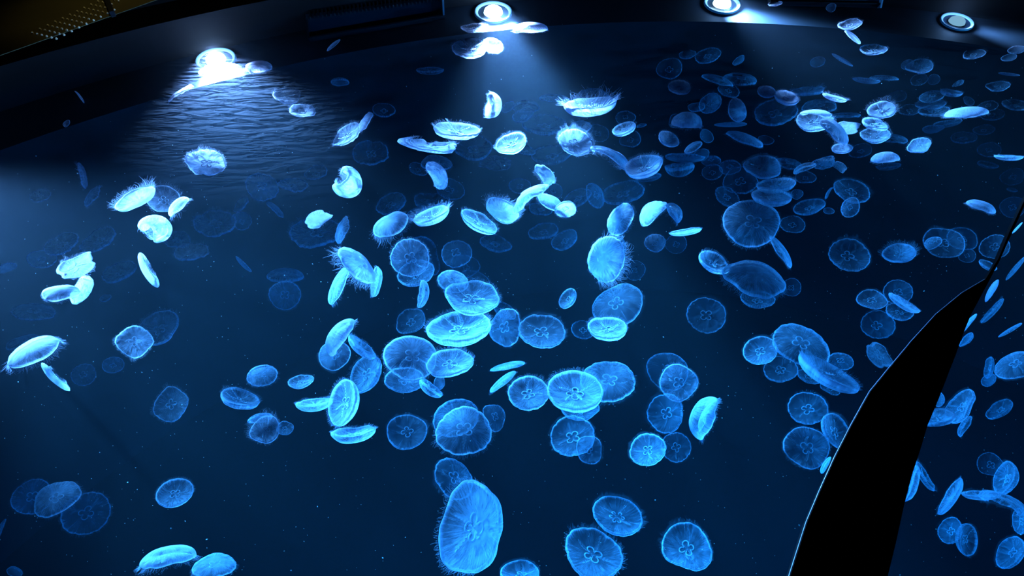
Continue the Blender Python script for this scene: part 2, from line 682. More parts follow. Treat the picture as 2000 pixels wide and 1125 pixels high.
def fixture(p, label, on, R=0.155, target=None, power=0.0, cone=70, col=LAMP_COL, blend=1.0):
    root = bpy.data.objects.new('underwater_lamp', None)
    root.empty_display_size = 0.1
    link(root)
    inw = (TC - p); inw.z = 0
    over = (TR - 1.0 * R) - inw.length
    inw.normalize()
    if over < 0:
        p = p + inw * -over
        p.z = ledge_z((TC - p).xy.length)
    nrm = (Vector((0, 0, 1)) * math.cos(slope) + inw * math.sin(slope)).normalized()
    tx = inw.cross(nrm).normalized()
    ty = nrm.cross(tx)
    root.matrix_world = Matrix.Translation(p + nrm * 0.004) @ Matrix((tx, ty, nrm)).transposed().to_4x4() @ Matrix.Diagonal((R, R, R, 1))
    V, FA = lathe([(0.82, 0.02), (0.85, 0.05), (0.96, 0.11), (1.0, 0.09), (1.01, 0.0)])
    mesh_obj('collar', V, FA, M_COLLAR, root)
    V, FA = lathe([(0.82, 0.02), (0.74, -0.02), (0.56, -0.02), (0.46, 0.03)])
    mesh_obj('reflector', V, FA, M_BOWL, root)
    V, FA = lathe([(0.50, 0.02), (0.46, 0.16), (0.34, 0.27), (0.17, 0.33), (0.0, 0.35)])
    ln = mesh_obj('lens', V, FA, M_LENS_ON if on else M_LENS_DIM, root)
    tag(root, label, 'lamp', 'underwater lamps on the ledge')
    pl = bpy.data.lights.new('lamp_spill', 'POINT')
    pl.energy, pl.color, pl.shadow_soft_size = (SPILL if on else SPILL * 0.5), col, 0.03
    po = link(bpy.data.objects.new('lamp_spill', pl))
    po.location = p + nrm * 0.06
    if power:
        s = add_spot(p + nrm * 0.055 + inw * 0.02, target, power, cone, blend, col)
        s.name = 'lamp_light'
    return root


def far_of(p, az, reach, z):
    a = math.radians(az)
    return Vector((p.x + reach * math.cos(a), p.y + reach * math.sin(a), z))


p1, p2, p3, p4 = on_ledge(420, 113), on_ledge(960, 16), on_ledge(1405, -8), on_ledge(1865, 29)
fixture(p1, 'lit lamp rippling under ruffled water at the edge of the tank', True, R=.125, target=far_of(p1, -66, 3.0, -0.55), power=P_FAR[0], cone=82)
fixture(p2, 'brightest lit lamp with a clear pale ring beside the overflow weir', True, R=.135, target=far_of(p2, -74, 3.0, -0.9), power=P_FAR[1], cone=74)
fixture(p3, 'lit lamp half cut off by the top edge of the picture', True, R=.13, target=far_of(p3, -50, 3.0, -0.9), power=P_FAR[2], cone=70)
fixture(p4, 'switched-down lamp with a bright ring under the dark rim', False, R=.108, target=far_of(p4, -35, 3.0, -0.5), power=P_FAR[3], cone=40)
# past the frame: the left glow's lamp, then unseen fill lamps added for the jellyfish
for k, (deg, pw, az) in enumerate(RING_AND_FILL_LAMPS):
    q = ring_point(deg, (TR + LEDGE_R) / 2, ledge_z((TR + LEDGE_R) / 2))
    fixture(q, ['lamp past the frame on the ruffled side', 'added unseen fill lamp on the near ledge behind the viewer', 'added unseen fill lamp on the near ledge by the post',
                'added unseen fill lamp past the frame beyond the post', 'added unseen fill lamp past the frame on the far side of the post', 'added unseen fill lamp close under the viewer'][k], True, target=far_of(q, az, 3.0, RING_Z[k]), power=pw, cone=RING_CONE[k], blend=0.8)

# ------------------------------------------------------------------ overflow weirs on the far ledge
M_WEIR = plain('weir_plate', (0.03, 0.045, 0.06), rough=0.6, noise_amt=0.5, scale=3.0)
M_DARK = plain('weir_dark', (0.004, 0.005, 0.007), rough=0.7)
M_PALE = plain('weir_pale_edge', (0.45, 0.6, 0.7), rough=0.4)


def slab(name, quad, th, mat, parent):
    """A flat bar or plate laid on four corner points, given real thickness."""
    n = (quad[1] - quad[0]).cross(quad[3] - quad[0]).normalized()
    if n.z < 0: n = -n
    V = list(quad) + [q + n * th for q in quad]
    FA = [(3, 2, 1, 0), (4, 5, 6, 7), (0, 1, 5, 4), (1, 2, 6, 5), (2, 3, 7, 6), (3, 0, 4, 7)]
    return mesh_obj(name, V, FA, mat, parent, smooth=False)


def weir(tl, tr, bl, br, label, teeth):
    root = bpy.data.objects.new('overflow_weir', None)
    link(root)
    root.empty_display_size = 0.1
    TL, TR_, BL, BR = (on_ledge(*c) for c in (tl, tr, bl, br))
    up = Vector((0, 0, 0.012))
    TL, TR_, BL, BR = TL + up, TR_ + up, BL + up, BR + up
    L = lambda a, b, t: a.lerp(b, t)
    slab('plate', (BL, BR, TR_, TL), 0.015, M_WEIR, root)
    e = 0.06
    slab('lower_lip', (BL, BR, L(BR, TR_, e), L(BL, TL, e)), 0.045, M_DARK, root)
    w = 0.012
    slab('end_post', (BL, L(BL, BR, w), L(TL, TR_, w).lerp(L(BL, BR, w), 0.25), TL.lerp(BL, 0.35)), 0.045, M_DARK, root)
    slab('pale_end_strip', (L(BR, BL, w), BR, TR_, L(TR_, TL, w)), 0.05, M_PALE, root)
    V, FA = [], []
    for k in range(teeth):
        t = (k + 0.5) / teeth * 0.96 + 0.02
        hw = 0.16 / teeth
        q = [L(L(BL, BR, t - hw), L(TL, TR_, t - hw), 0.74), L(L(BL, BR, t + hw), L(TL, TR_, t + hw), 0.74), L(TL, TR_, t + hw), L(TL, TR_, t - hw)]
        b = len(V)
        V += [v + Vector((0, 0, 0.014)) for v in q] + [v + Vector((0, 0, 0.035)) for v in q]
        FA += [tuple(i + b for i in f) for f in [(3, 2, 1, 0), (4, 5, 6, 7), (0, 1, 5, 4), (1, 2, 6, 5), (2, 3, 7, 6), (3, 0, 4, 7)]]
    mesh_obj('comb', V, FA, M_DARK, root, smooth=False)
    tag(root, label, 'weir', 'overflow weirs')


weir((598, 34), (866, -2), (604, 86), (868, 41), 'long comb-toothed overflow weir set in the ledge between two lit lamps', 34)
weir((1492, -26), (1722, -22), (1500, 14), (1714, 19), 'second overflow weir mostly hidden above the top edge of the picture', 26)

# ------------------------------------------------------------------ perforated deck plate above the far rim
M_PLATE = plain('tarnished_plate', (0.11, 0.095, 0.035), rough=0.55, noise_amt=0.5, scale=2.5, metallic=0.3)
M_STUD = plain('glint_stud', (1.0, 0.95, 0.65), rough=0.4)  # base colour near white, putting the glint into the studs
Z_D = 0.42
plate = bpy.data.objects.new('deck_plate', None)
link(plate)
tag(plate, 'dim yellowish metal deck plate with rows of small bright studs', 'deck plate')
c4 = [on_z(-30, 120, Z_D), on_z(330, -8, Z_D), on_z(560, -90, Z_D), on_z(-30, -60, Z_D)]
slab('sheet', c4, 0.003, M_PLATE, plate)
V, FA = [], []
s0 = on_z(166, 18, Z_D)
e1 = on_z(152.2, 24.6, Z_D) - s0
e2 = on_z(175, 20, Z_D) - s0
for i in range(-5, 8):
    for j in range(0, 6):
        if i < -1 and j > 3: continue
        p = s0 + e1 * i + e2 * j
        sv, sf = lathe([(0.0055, 0.0), (0.0050, 0.006), (0.003, 0.009), (0.0, 0.0095)], 8)
        b = len(V)
        V += [(p.x + v[0], p.y + v[1], p.z + 0.003 + v[2]) for v in sv]
        FA += [tuple(k + b for k in f) for f in sf]
st = mesh_obj('stud', V, FA, M_STUD, plate)
st['kind'] = 'stuff'
a0, a1 = on_z(209, -2, Z_D), on_z(223, 33, Z_D)
sd = (a1 - a0).normalized().cross(Vector((0, 0, 1))) * 0.012
slab('seam', [a0 - sd, a0 + sd, a1 + sd, a1 - sd], 0.03, M_DARK, plate)
ld = bpy.data.lights.new('hall_light', 'SPOT')
ld.energy, ld.color, ld.spot_size, ld.spot_blend, ld.shadow_soft_size = P_HALL, (1.0, 0.86, 0.42), math.radians(38), 1.0, 0.05
lo = link(bpy.data.objects.new('hall_light', ld))
tgt = on_z(205, 5, Z_D)
lo.location = tgt + Vector((0.3, 0.5, 1.6))
lo.rotation_euler = (tgt - lo.location).to_track_quat('-Z', 'Y').to_euler()

# ------------------------------------------------------------------ black post of the near window frame
LEFT = [(2010, 372), (1972, 452), (1950, 505), (1925, 545), (1880, 572), (1830, 613), (1780, 668), (1735, 722), (1700, 765), (1664, 830), (1632, 893), (1602, 960), (1577, 1020), (1558, 1080), (1536, 1150), (1440, 1480)]
RIGHT = [(2012, 378), (1976, 456), (1953, 508), (1930, 552), (1915, 580), (1896, 616), (1880, 655), (1866, 695), (1845, 740), (1833, 780), (1812, 830), (1797, 880), (1782, 925), (1765, 990), (1750, 1060), (1728, 1150), (1640, 1480)]
RIGHT = [RIGHT[min(len(RIGHT) - 1, round(i * (len(RIGHT) - 1) / (len(LEFT) - 1)))] for i in range(len(LEFT))]
post = bpy.data.objects.new('window_frame_post', None)
link(post)
tag(post, 'curved black window frame post sweeping up to a point over the water', 'post')
Z_P = 0.05
A = [on_z(x, y, Z_P) for x, y in LEFT]
B = [on_z(x, y, Z_P) for x, y in RIGHT]
V, FA = [], []
for z in (0.0, 0.05):
    for a, b in zip(A, B):
        V += [a + Vector((0, 0, z - 0.05)), b + Vector((0, 0, z - 0.05))]
n = len(A)
for i in range(n - 1):
    l = 2 * i
    FA.append((2 * n + l, 2 * n + l + 1, 2 * n + l + 3, 2 * n + l + 2))
    FA.append((l, l + 2, l + 3, l + 1))
    FA.append((l, 2 * n + l, 2 * n + l + 2, l + 2))
    FA.append((l + 1, l + 3, 2 * n + l + 3, 2 * n + l + 1))
FA.append((0, 1, 2 * n + 1, 2 * n)); FA.append((2 * n - 2, 4 * n - 2, 4 * n - 1, 2 * n - 1))
mesh_obj('post_body', V, FA, M_BLACK, post, smooth=False)
V, FA = [], []
tube_path(V, FA, [a + Vector((-0.004, 0, 0.0)) for a in A[3:]], [0.0012 + 0.00008 * k for k in range(n - 3)], 6)
mesh_obj('acrylic_edge', V, FA, plain('acrylic_edge', (0.12, 0.2, 0.3), rough=0.3), post)

# ------------------------------------------------------------------ drifting specks
rng = random.Random(4)
V, FA = [], []
for k in range(1500):
    x, y = rng.uniform(0, 2000), rng.uniform(250, 1125) if k % 4 else rng.uniform(0, 400)
    d = ray(x, y)
    D = CAM_H / -d.z + rng.uniform(0.1, 1.3)
    p = EYE + d * D
    if (p - TC).xy.length > LEDGE_R - 0.1 or p.z < -DEPTH + 0.1:
        continue
    s = rng.uniform(0.0012, 0.0027) * (2.2 if rng.random() < 0.06 else 1)
    b = len(V)
    v = Vector((rng.uniform(-1, 1), rng.uniform(-1, 1), rng.uniform(-1, 1))).normalized() * s
    u = v.orthogonal().normalized() * s * 0.6
    w = v.cross(u).normalized() * s * 0.6
    V += [p + v, p - v, p + u, p - u, p + w, p - w]
    FA += [tuple(i + b for i in f) for f in [(0, 2, 4), (0, 4, 3), (0, 3, 5), (0, 5, 2), (1, 4, 2), (1, 3, 4), (1, 5, 3), (1, 2, 5)]]
sp = mesh_obj('plankton_specks', V, FA, plain('speck', (0.8, 0.82, 0.8), rough=0.9), smooth=False)
tag(sp, 'tiny pale specks drifting all through the water', 'specks', None, 'stuff')
make_water()


# ------------------------------------------------------------------ the ruffled patch of the surface
def make_ruffles():
    g = NT('ruffled_surface')
    tx = g.n('TexCoord')
    mp = g.n('Mapping', {'Vector': tx.outputs['Object'], 'Rotation': (0, 0, math.radians(-26)), 'Scale': (6.0, 19.0, 1.0)})
    nz = g.n('TexNoise', {'Vector': mp.outputs[0], 'Scale': 1.0, 'Detail': 3.0, 'Distortion': 0.6})
    bp = g.n('Bump', {'Height': nz.outputs['Fac'], 'Strength': 1.0, 'Distance': RUFFLE_H})
    rf = g.n('BsdfTranslucent', {'Color': (0.85, 0.85, 1.0, 1), 'Normal': bp.outputs[0]})
    tr = g.n('BsdfTransparent')
    uv = g.n('UVMap', uv_map='UVMap')
    ln = g.n('VectorMath', {0: uv.outputs[0], 1: (0.5, 0.5, 0)}, operation='DISTANCE')
    fall = g.n('MapRange', {'Value': ln.outputs['Value'], 'From Min': 0.0, 'From Max': 0.5, 'To Min': 1.0, 'To Max': 0.0}, interpolation_type='SMOOTHSTEP')
    mx = g.n('MixShader', {0: g.math('MULTIPLY', fall.outputs[0], RUFFLE_A), 1: tr.outputs[0], 2: rf.outputs[0]})
    g.surf(mx.outputs[0])
    N = 20
    V, FA, UV = [], [], []
    for j in range(N + 1):
        for i in range(N + 1):
            u, v = i / N, j / N
            V.append(on_z(170 + 640 * u, 40 + 420 * v, 0.004))
    for j in range(N):
        for i in range(N):
            c = ((i + .5) / N - .5, (j + .5) / N - .5)
            if math.hypot(*c) > 0.52: continue
            q = [(i, j + 1), (i + 1, j + 1), (i + 1, j), (i, j)]
            FA.append(tuple(a + b * (N + 1) for a, b in q))
            UV.append([(a / N, b / N) for a, b in q])
    o = mesh_obj('ruffled_water', V, FA, g.m, uvs=UV)
    tag(o, 'ruffled patch of water surface below the rippling lamp', 'water surface', None, 'stuff')


make_ruffles()
# ------------------------------------------------------------------ the jellyfish
# x y  half-length half-width  tilt  apex(+/- side, T towards / A away)  level  build  [landmark name]
JELLIES = """
433 137 44 17 15 +T 4 r the white-hot jellyfish under the rippled lamp
505 131 26 13 10 +T 2 n
352 182 27 8 38 +T 2.4 r
559 187 26 17 0 -A 3.2 r
591 215 25 14 5 -A 3.3 r
664 160 18 9 5 +A 2 b
651 88 17 4 40 +T 1 c
750 215 22 14 0 -A 0.3 n
156 190 17 4 -65 +T 0.3 r
130 241 8 6 60 +T 0.2 n
918 94 35 21 5 -A 1.6 n
962 89 20 15 -15 +T 4 n the blinding white disc below the middle lamp
1036 54 34 11 0 +T 4 c
840 138 27 8 3 -A 0.6 c
925 54 25 10 5 -A 0.2 n
963 207 25 19 75 -T 3.2 c
992 209 15 9 35 -T 1.4 n
1153 208 52 20 3 -A 4 b the brilliant white saucer-shaped jellyfish
1157 192 37 20 0 +T 1 n
1082 192 29 8 -3 +T 0.5 c
1027 208 27 13 0 +T 0.4 b
1022 226 22 13 20 -T 0.7 n
1062 243 42 22 0 -A 0.2 n
1124 277 34 26 -20 -A 3.2 n
1130 250 26 14 15 +T 1.8 n
1168 260 22 17 -20 -A 0.4 n
1193 304 42 13 -28 +T 3.2 f
1258 325 38 23 12 -A 4 b the glowing open-mouthed jellyfish in a chain of three
1222 230 20 14 0 +T 0.3 n
1219 252 24 13 15 -A 2.1 b
1230 272 21 17 10 -A 0.8 n
1253 245 10 4 10 +T 0.9 c
1327 170 22 15 -15 -A 2.8 b
1307 134 25 21 0 -A 0.6 n
1343 106 17 10 0 -A 0.2 n
1383 108 26 16 5 -A 0.8 n
1443 118 14 7 35 -T 0.6 n
1597 121 15 11 0 +T 1.2 n
1402 156 32 9 -22 +T 0.9 c
1445 155 33 14 -14 +T 0.7 n
1424 176 21 15 -30 -A 0.8 n
1342 235 30 17 -8 +T 3 c the small helmet-shaped jellyfish with four pale rings
1321 236 15 14 0 +T 0.5 n
1387 202 24 18 30 -A 1.8 n
1360 209 17 10 0 -A 0.4 n
1439 215 24 18 -70 +T 2.7 n
1427 243 34 5 -3 -T 1.8 c
1306 272 22 15 -32 -A 2.7 b
1354 288 20 9 30 +T 3.1 b
1380 266 15 12 -50 -A 0.9 n
1455 271 38 11 -25 +T 1.7 c
1496 274 16 10 -20 -A 0.5 n
1516 219 42 28 -5 -A 1.3 n
1497 179 18 13 -20 -A 3.5 b
1536 191 25 15 -24 -A 3.4 b
1577 177 32 12 -5 -A 1.6 p
1600 208 34 15 -5 +T 0.6 n
1630 191 23 9 -25 -A 3.1 b
1592 237 37 22 -10 -A 2 n
1594 222 31 10 -15 +T 2.6 f
1631 255 35 15 -48 +T 3 n
1656 250 26 10 -5 -A 2.7 g
1647 227 33 9 -4 +T 0.8 n
1722 214 28 18 -10 -A 3.1 n the bright jellyfish with a clover of four rings and bristling fringe
1709 243 26 14 -30 -A 2.2 b
1709 263 29 18 -14 -A 1.9 n
1746 272 27 11 -18 +T 1.2 n
1645 290 21 11 -8 -A 2.8 n
1680 294 23 14 5 -A 0.5 n
1729 308 29 12 0 +T 3.3 c
1735 325 25 8 0 -T 0.3 n
1795 284 24 15 5 -A 2.1 p
1795 128 27 16 -10 -A 1.6 n
1772 126 13 9 20 +T 0.5 n
1660 47 24 13 -5 -A 1.1 n
1666 72 20 6 -45 +T 1.1 c
1706 97 27 13 -12 -A 0.4 n
1514 7 14 6 -3 -A 1.2 n
1623 15 10 9 0 +T 0.8 n
1645 117 24 5 -38 +T 2.3 c
1692 157 27 8 -17 -T 1.9 c
1727 153 29 8 -13 +T 0.9 n
1824 155 12 11 0 -A 0.4 n
1795 156 17 12 0 -A 0.2 n
1904 106 22 12 -8 -A 0.5 n
1858 181 22 10 -22 -A 2 b
1872 163 14 5 35 +T 1.2 g
1970 112 16 8 0 -A 0.3 n
1985 97 17 9 -5 -A 0.3 n
1971 145 23 5 -22 -T 1.6 c
1949 168 24 13 -12 -A 1.3 n
1984 204 26 14 -25 -A 0.6 n
1818 203 30 13 -12 -A 1.6 n
1820 189 26 13 0 +T 0.5 n
1824 216 30 13 -8 -A 0.4 n
1888 220 43 14 -6 +T 3.2 c
1892 197 12 9 -50 -A 0.5 n
1937 223 25 14 -15 -A 1 n
1929 207 21 11 0 +T 0.3 n
1752 188 19 12 0 +T 0.3 n
1776 214 21 12 -8 -A 0.4 n
1851 240 28 9 3 -T 0.6 n
1824 252 22 9 0 -T 0.3 n
1883 269 26 13 -10 -A 0.7 n
1922 253 22 12 -10 -A 0.3 n
1932 292 23 16 -20 -A 0.4 n
1970 307 28 9 -14 -A 1.9 b
1930 322 21 9 -25 -A 0.6 n
1975 345 24 17 0 -A 0.3 n
1977 371 11 5 -25 -A 0.5 b
1917 403 30 13 -32 +T 3.5 c the lone bright cap over dark water
1979 405 25 24 0 -A 0.6 n
1756 494 34 20 0 -A 3.4 b the jellyfish trailing two curled tentacle horns
1660 498 41 32 -25 -A 1 n
1844 474 40 32 -35 -A 1 p
1822 474 18 12 35 +T 1.1 b
1880 467 30 25 -40 -A 0.6 n
1889 499 17 14 -20 -A 0.7 n
1943 483 29 26 40 -A 0.9 n
1929 518 19 10 -42 -A 1 b
1489 325 37 25 -15 -A 2.2 n
1516 362 39 16 2 -A 2 b
1507 385 40 19 -8 -A 2.6 b
1466 436 55 47 -20 +T 2.2 n the large disc with a bright four-leaf ring cluster
1548 438 24 18 -20 -A 0.7 n
1526 491 37 10 -60 +T 1.5 c
1447 352 34 27 -10 -A 0.5 n
1420 384 26 18 -40 -A 0.6 n
1426 327 21 15 0 +A 0.6 b
1391 336 20 16 0 -A 0.5 b
1389 314 19 11 0 +A 0.5 b
1338 308 39 10 -5 -T 1.1 c
1327 331 29 15 0 -A 1.2 c
1370 303 16 12 20 -T 0.8 n
1571 327 24 8 20 +T 2.6 c
1608 319 25 11 12 -T 1.4 g
1640 325 15 9 -50 +T 2.8 g
1540 320 30 12 -20 +T 0.6 n
1574 346 21 13 -8 -A 0.6 n
1664 372 37 24 -30 -A 1.1 n
1661 405 20 18 80 +A 1.4 b
1581 404 32 16 12 -A 1 n
1618 377 14 4 65 +T 1 g
1619 412 11 7 -15 -A 1 b
1557 380 12 10 0 -A 0.8 n
1212 428 34 22 62 +T 2.8 n
1272 413 33 17 48 +T 2.3 f
1318 414 22 13 -55 +T 2.8 c
1279 475 21 18 0 -A 2.9 b the small coin-like jellyfish with four crisp rings
1320 476 21 20 0 -A 0.5 n
1339 453 32 7 7 -T 1.7 c
1184 506 45 36 82 +T 3.3 n the tall milky jellyfish bristling with tentacles
1203 492 31 18 75 -A 0.9 n
1240 528 21 20 0 -A 0.6 n
1061 451 30 17 12 -A 0.7 n
1103 469 27 18 30 -A 1 b
1104 409 21 16 8 +A 3.6 b
1074 395 27 14 -28 +T 1.8 n
1057 408 24 13 -5 -A 0.5 n
1081 372 18 15 -30 -A 0.9 n
1065 340 25 14 -58 +T 3.7 g
1035 383 43 14 38 +T 3.8 g the twisted glowing ribbon-like jellyfish
981 411 34 22 -30 -T 2.7 n
1015 363 22 16 0 -A 0.7 n
1128 386 30 17 25 -A 0.9 n
1162 382 26 17 -65 +T 1.1 b
1217 376 43 23 12 -A 0.9 n
1266 346 26 9 5 -T 0.6 n
969 475 32 18 -12 -A 0.6 p
935 433 40 19 -30 -A 1.7 n
843 422 37 17 20 -A 3.6 b the yawning jellyfish folded into a purse shape
764 440 37 22 30 +T 3.4 n the plump oval jellyfish with a smooth milky crown
812 414 17 8 20 +T 0.8 n
763 398 31 21 25 -A 1.2 n
844 392 35 16 0 -A 0.5 n
880 370 29 21 -20 -A 0.4 n
856 341 31 16 -62 +A 2.8 f
853 319 31 17 0 +T 1.7 n
817 330 19 12 -20 -A 0.6 n
682 358 30 27 60 -T 3.4 w
835 284 57 14 -3 -A 4 g the long white loaf-shaped jellyfish with frills on top
892 255 46 18 -4 -A 3.2 n
924 288 38 26 0 -A 1 n
998 281 31 21 18 -A 2.3 n
1024 291 23 12 -20 -A 0.8 n
967 319 35 12 8 +T 0.9 g
723 298 35 25 5 -A 1.2 r
677 263 32 18 42 -A 3.2 r
713 239 23 9 52 +T 3.7 r
1078 302 40 20 5 -A 0.2 n
402 317 38 27 10 -A 3.9 r the dazzling jagged disc alone in the ripples
511 366 33 27 0 +T 1 r
571 361 30 15 0 -A 0.5 r
616 337 23 14 15 -A 0.4 r
420 436 42 27 12 -A 1 r
472 432 20 18 0 -A 0.8 r
538 409 22 7 -45 +T 0.8 r
470 400 19 10 50 -A 0.6 r
79 381 21 14 30 -A 1.5 r
160 343 26 10 -85 +T 2.6 r
182 383 25 11 60 +T 2 r
264 388 43 20 38 -T 2.8 n the first of a bright trio, broad and tilted
318 388 34 27 10 -A 2.4 p
347 402 25 12 52 +T 3.3 c
305 443 32 25 -40 +T 3.1 w
345 467 27 17 0 -A 0.9 r
373 491 34 18 12 -A 1.3 r
120 475 35 21 40 -A 0.8 r
191 470 38 20 40 -A 0.5 r
82 506 30 18 0 -A 0.2 n
12 523 21 10 30 -T 1.3 r
150 520 46 16 44 -A 3.6 g
120 573 38 16 9 +T 3.4 n
160 567 36 13 68 -T 1.9 f
289 528 38 12 -68 -T 4 w the white crescent jellyfish standing upright
232 530 35 20 33 -A 0.8 n
206 582 12 7 30 -A 0.8 b
64 610 44 18 -5 +T 0.6 n
44 668 35 13 25 +T 0.8 n
64 689 54 26 38 +T 3 n the big leaf-shaped jellyfish with four glowing pale spots
108 737 38 12 -55 -T 2.4 f
163 732 24 23 0 -A 0.8 n
221 713 22 16 5 -A 1.1 b
262 667 36 31 -20 +T 1.8 p the lobed jellyfish with four small rings
308 642 46 32 48 -A 1.1 n
334 790 35 31 70 -A 1 p
622 427 32 11 25 +T 3.1 g
620 452 54 30 8 -A 1 r
669 449 28 12 68 +T 1.6 r
475 516 22 5 -50 -T 1.2 c
557 538 36 15 3 +T 0.8 b
556 577 32 29 0 +A 1 b
661 558 39 13 66 +T 1.7 n
697 518 46 22 -48 +T 3.2 n the glowing slanted jellyfish with a lacy hem
735 550 30 11 82 -T 1.7 n
800 503 38 37 0 -A 1.9 n
831 500 42 27 -65 -A 0.5 n
812 533 37 26 18 -A 1.3 b
827 575 27 11 82 -T 1.5 c
892 496 30 27 0 +T 1.2 n
908 520 29 22 -20 -A 0.3 n
885 550 31 22 -14 +A 1.7 b
922 581 54 36 -8 -A 1.8 n
926 550 30 22 -20 -A 0.6 n
896 641 62 36 6 -A 1.8 b the wide platter-like jellyfish with branching arms
985 606 26 15 -35 -A 0.5 n
987 639 37 30 75 +T 1.3 n
1058 647 46 33 -8 -A 1.2 n
801 627 31 24 30 -A 0.8 n
800 699 52 44 -15 +T 2.3 n the wheel-like jellyfish with bright rays
878 708 46 28 9 -A 2.7 n
789 742 37 25 0 -T 1.3 n
839 759 27 12 -40 -A 1.4 c
858 747 15 11 80 -T 1.2 n
661 655 42 18 58 +T 3.3 c the shining cap tipped on its side
654 694 32 28 25 +A 1.4 n
706 679 33 14 -42 -A 1.3 b
714 731 40 28 62 -A 1.1 b
671 787 47 30 80 -A 2.2 b
614 791 37 13 5 -T 1.6 c
690 849 44 17 4 -T 1.9 c
512 734 31 21 12 +A 1.3 b
588 745 26 14 12 -A 1.4 n
468 779 38 21 -20 -A 1.2 b
518 841 31 26 30 -A 2.9 n the small bright jellyfish with tangled arms
508 817 25 10 8 +A 1.2 b
557 836 17 14 0 -A 1.2 n
795 844 39 34 0 -A 1.1 n
905 841 55 48 0 +T 2 n
890 816 46 36 20 +A 1.1 b
966 815 28 22 -65 +T 1 n
991 715 35 7 12 +T 1.4 c
982 745 32 8 38 +T 1.4 c
1032 768 40 34 0 -A 2 b
1123 764 54 42 0 -A 2.1 b the crowded disc whose rim hangs as a thick band
1187 746 54 41 -5 +T 1.3 n
1133 801 38 21 0 -A 0.8 n
1118 851 44 40 20 -A 1.1 n
1152 879 29 25 -70 -A 1.3 n
1208 598 52 39 30 +T 1.1 n
1186 642 38 24 -2 -A 2.1 b the bowl jellyfish floating before a larger dim disc
1139 644 23 18 -10 -A 0.7 b
1109 583 22 15 52 -A 1.3 b
1379 616 39 34 -20 -A 0.8 n
1326 748 38 37 0 -A 1.9 n
1303 724 42 36 -30 +A 0.7 n
1299 807 39 35 80 -A 0.8 n
1374 814 44 25 65 +T 1.9 c the plain half-dome standing on edge
1265 878 36 32 30 -A 1.4 b
1320 873 30 29 -30 -A 0.8 n
1473 545 64 36 -18 +T 2.7 n the broad tilted disc with four rings beside a dark gap
1395 513 33 20 -38 -A 1.8 b
1545 561 20 18 0 -A 0.5 n
1480 585 34 18 -5 -A 0.7 n
1485 685 33 29 35 -A 1.3 b
1566 675 60 37 -28 +T 1.3 n
1617 731 68 24 -34 -A 3.5 b the brightest long slanting saucer
1642 706 26 17 -8 +A 0.9 b
1525 721 34 26 0 -A 0.6 n
1580 735 25 14 -25 -A 0.5 n
1622 758 21 11 -25 -A 0.4 n
1578 797 39 32 5 -A 0.8 n
1575 875 45 44 0 -A 1.6 n the round wheel at the foot of the group
1633 843 38 26 -72 -A 1.5 b
1718 697 34 17 -55 -A 1.6 g
1715 634 33 27 0 -A 0.5 n
1704 584 31 19 -15 -A 1.1 n
1754 570 29 25 0 -A 1 n
1757 609 28 17 -20 -A 0.9 b
1765 593 34 11 -40 -T 1.7 c
1612 908 19 6 60 +T 1.1 c
62 972 41 37 30 +A 0.9 b
109 973 50 30 28 +T 1.3 n the leaf-like jellyfish between two rings
168 1003 48 45 60 -A 0.9 n
341 963 37 29 0 -A 1.1 b
328 1088 54 24 0 +T 2.5 c the mushroom-capped jellyfish seen from its side
418 1106 43 27 -5 +T 1.3 n
28 1118 15 12 -40 +T 0.8 n
0 1040 30 8 85 +T 0.6 n
886 935 44 33 -48 +T 1.1 n
919 1029 90 61 82 -T 2.3 n the largest jellyfish of all
1015 1120 38 28 0 -A 1.2 n
1158 1083 60 50 -20 -A 1.4 n
1206 1008 50 38 -8 -A 1.1 s
1342 1068 49 47 0 -A 1.3 n
1937 568 25 8 70 +T 3 c
1987 445 15 4 62 +T 1.9 c
1938 607 30 12 60 -A 0.4 n
1984 524 30 8 64 -T 0.6 c
1888 635 29 8 60 +T 1.2 c
1888 664 18 9 58 -A 0.7 n
1869 676 13 4 62 +T 0.7 n
1973 645 32 5 45 +T 0.8 c
1984 716 41 29 38 +T 1.2 n the big pale oval cut off by the frame beyond the black post
1932 718 22 10 80 -A 0.2 n
1931 742 15 13 60 -A 0.2 n
1874 792 38 24 65 -A 1 n
1826 815 40 20 14 -A 3.2 b
1834 780 15 12 80 -A 0.8 n
1842 740 13 3 55 +T 1 c
1952 800 28 18 50 -A 0.2 n
1884 832 23 10 65 +A 0.6 n
1779 946 38 16 68 -A 1.3 n
1806 930 33 13 -70 -A 0.5 n
1858 971 42 13 60 -T 1.4 c
1917 966 38 14 12 -T 1.1 n
1962 980 50 15 -25 +T 1.3 g
1966 935 34 25 68 -A 0.9 b
1936 906 28 23 0 -A 0.2 n
1857 1036 27 24 60 -A 0.4 n
1888 1054 31 24 75 +A 0.8 b
1973 1080 35 27 60 -A 0.6 n
1993 1018 26 18 80 -A 0.5 n
"""
recs = []
for line in JELLIES.strip().split('\n'):
    t = line.split(None, 8)
    recs.append((float(t[0]), float(t[1]), float(t[2]), float(t[3]), float(t[4]), t[5], float(t[6]), t[7], t[8] if len(t) > 8 else None))
order = sorted(range(len(recs)), key=lambda i: -recs[i][2] * recs[i][3])
single = set(order[:302])
LONG_FRINGE = {i for i, r in enumerate(recs) if (int(r[0]), int(r[1])) in
               {(1153, 208), (1130, 250), (1124, 277), (1184, 506), (1722, 214), (347, 402), (318, 388), (264, 388), (64, 689),
                (1756, 494), (981, 411), (1065, 340), (682, 358), (150, 520), (289, 528), (1193, 304), (518, 841), (835, 284),
                (843, 422), (108, 737), (1318, 414), (1497, 179), (1630, 191), (328, 1088), (764, 440), (697, 518), (305, 443)}}

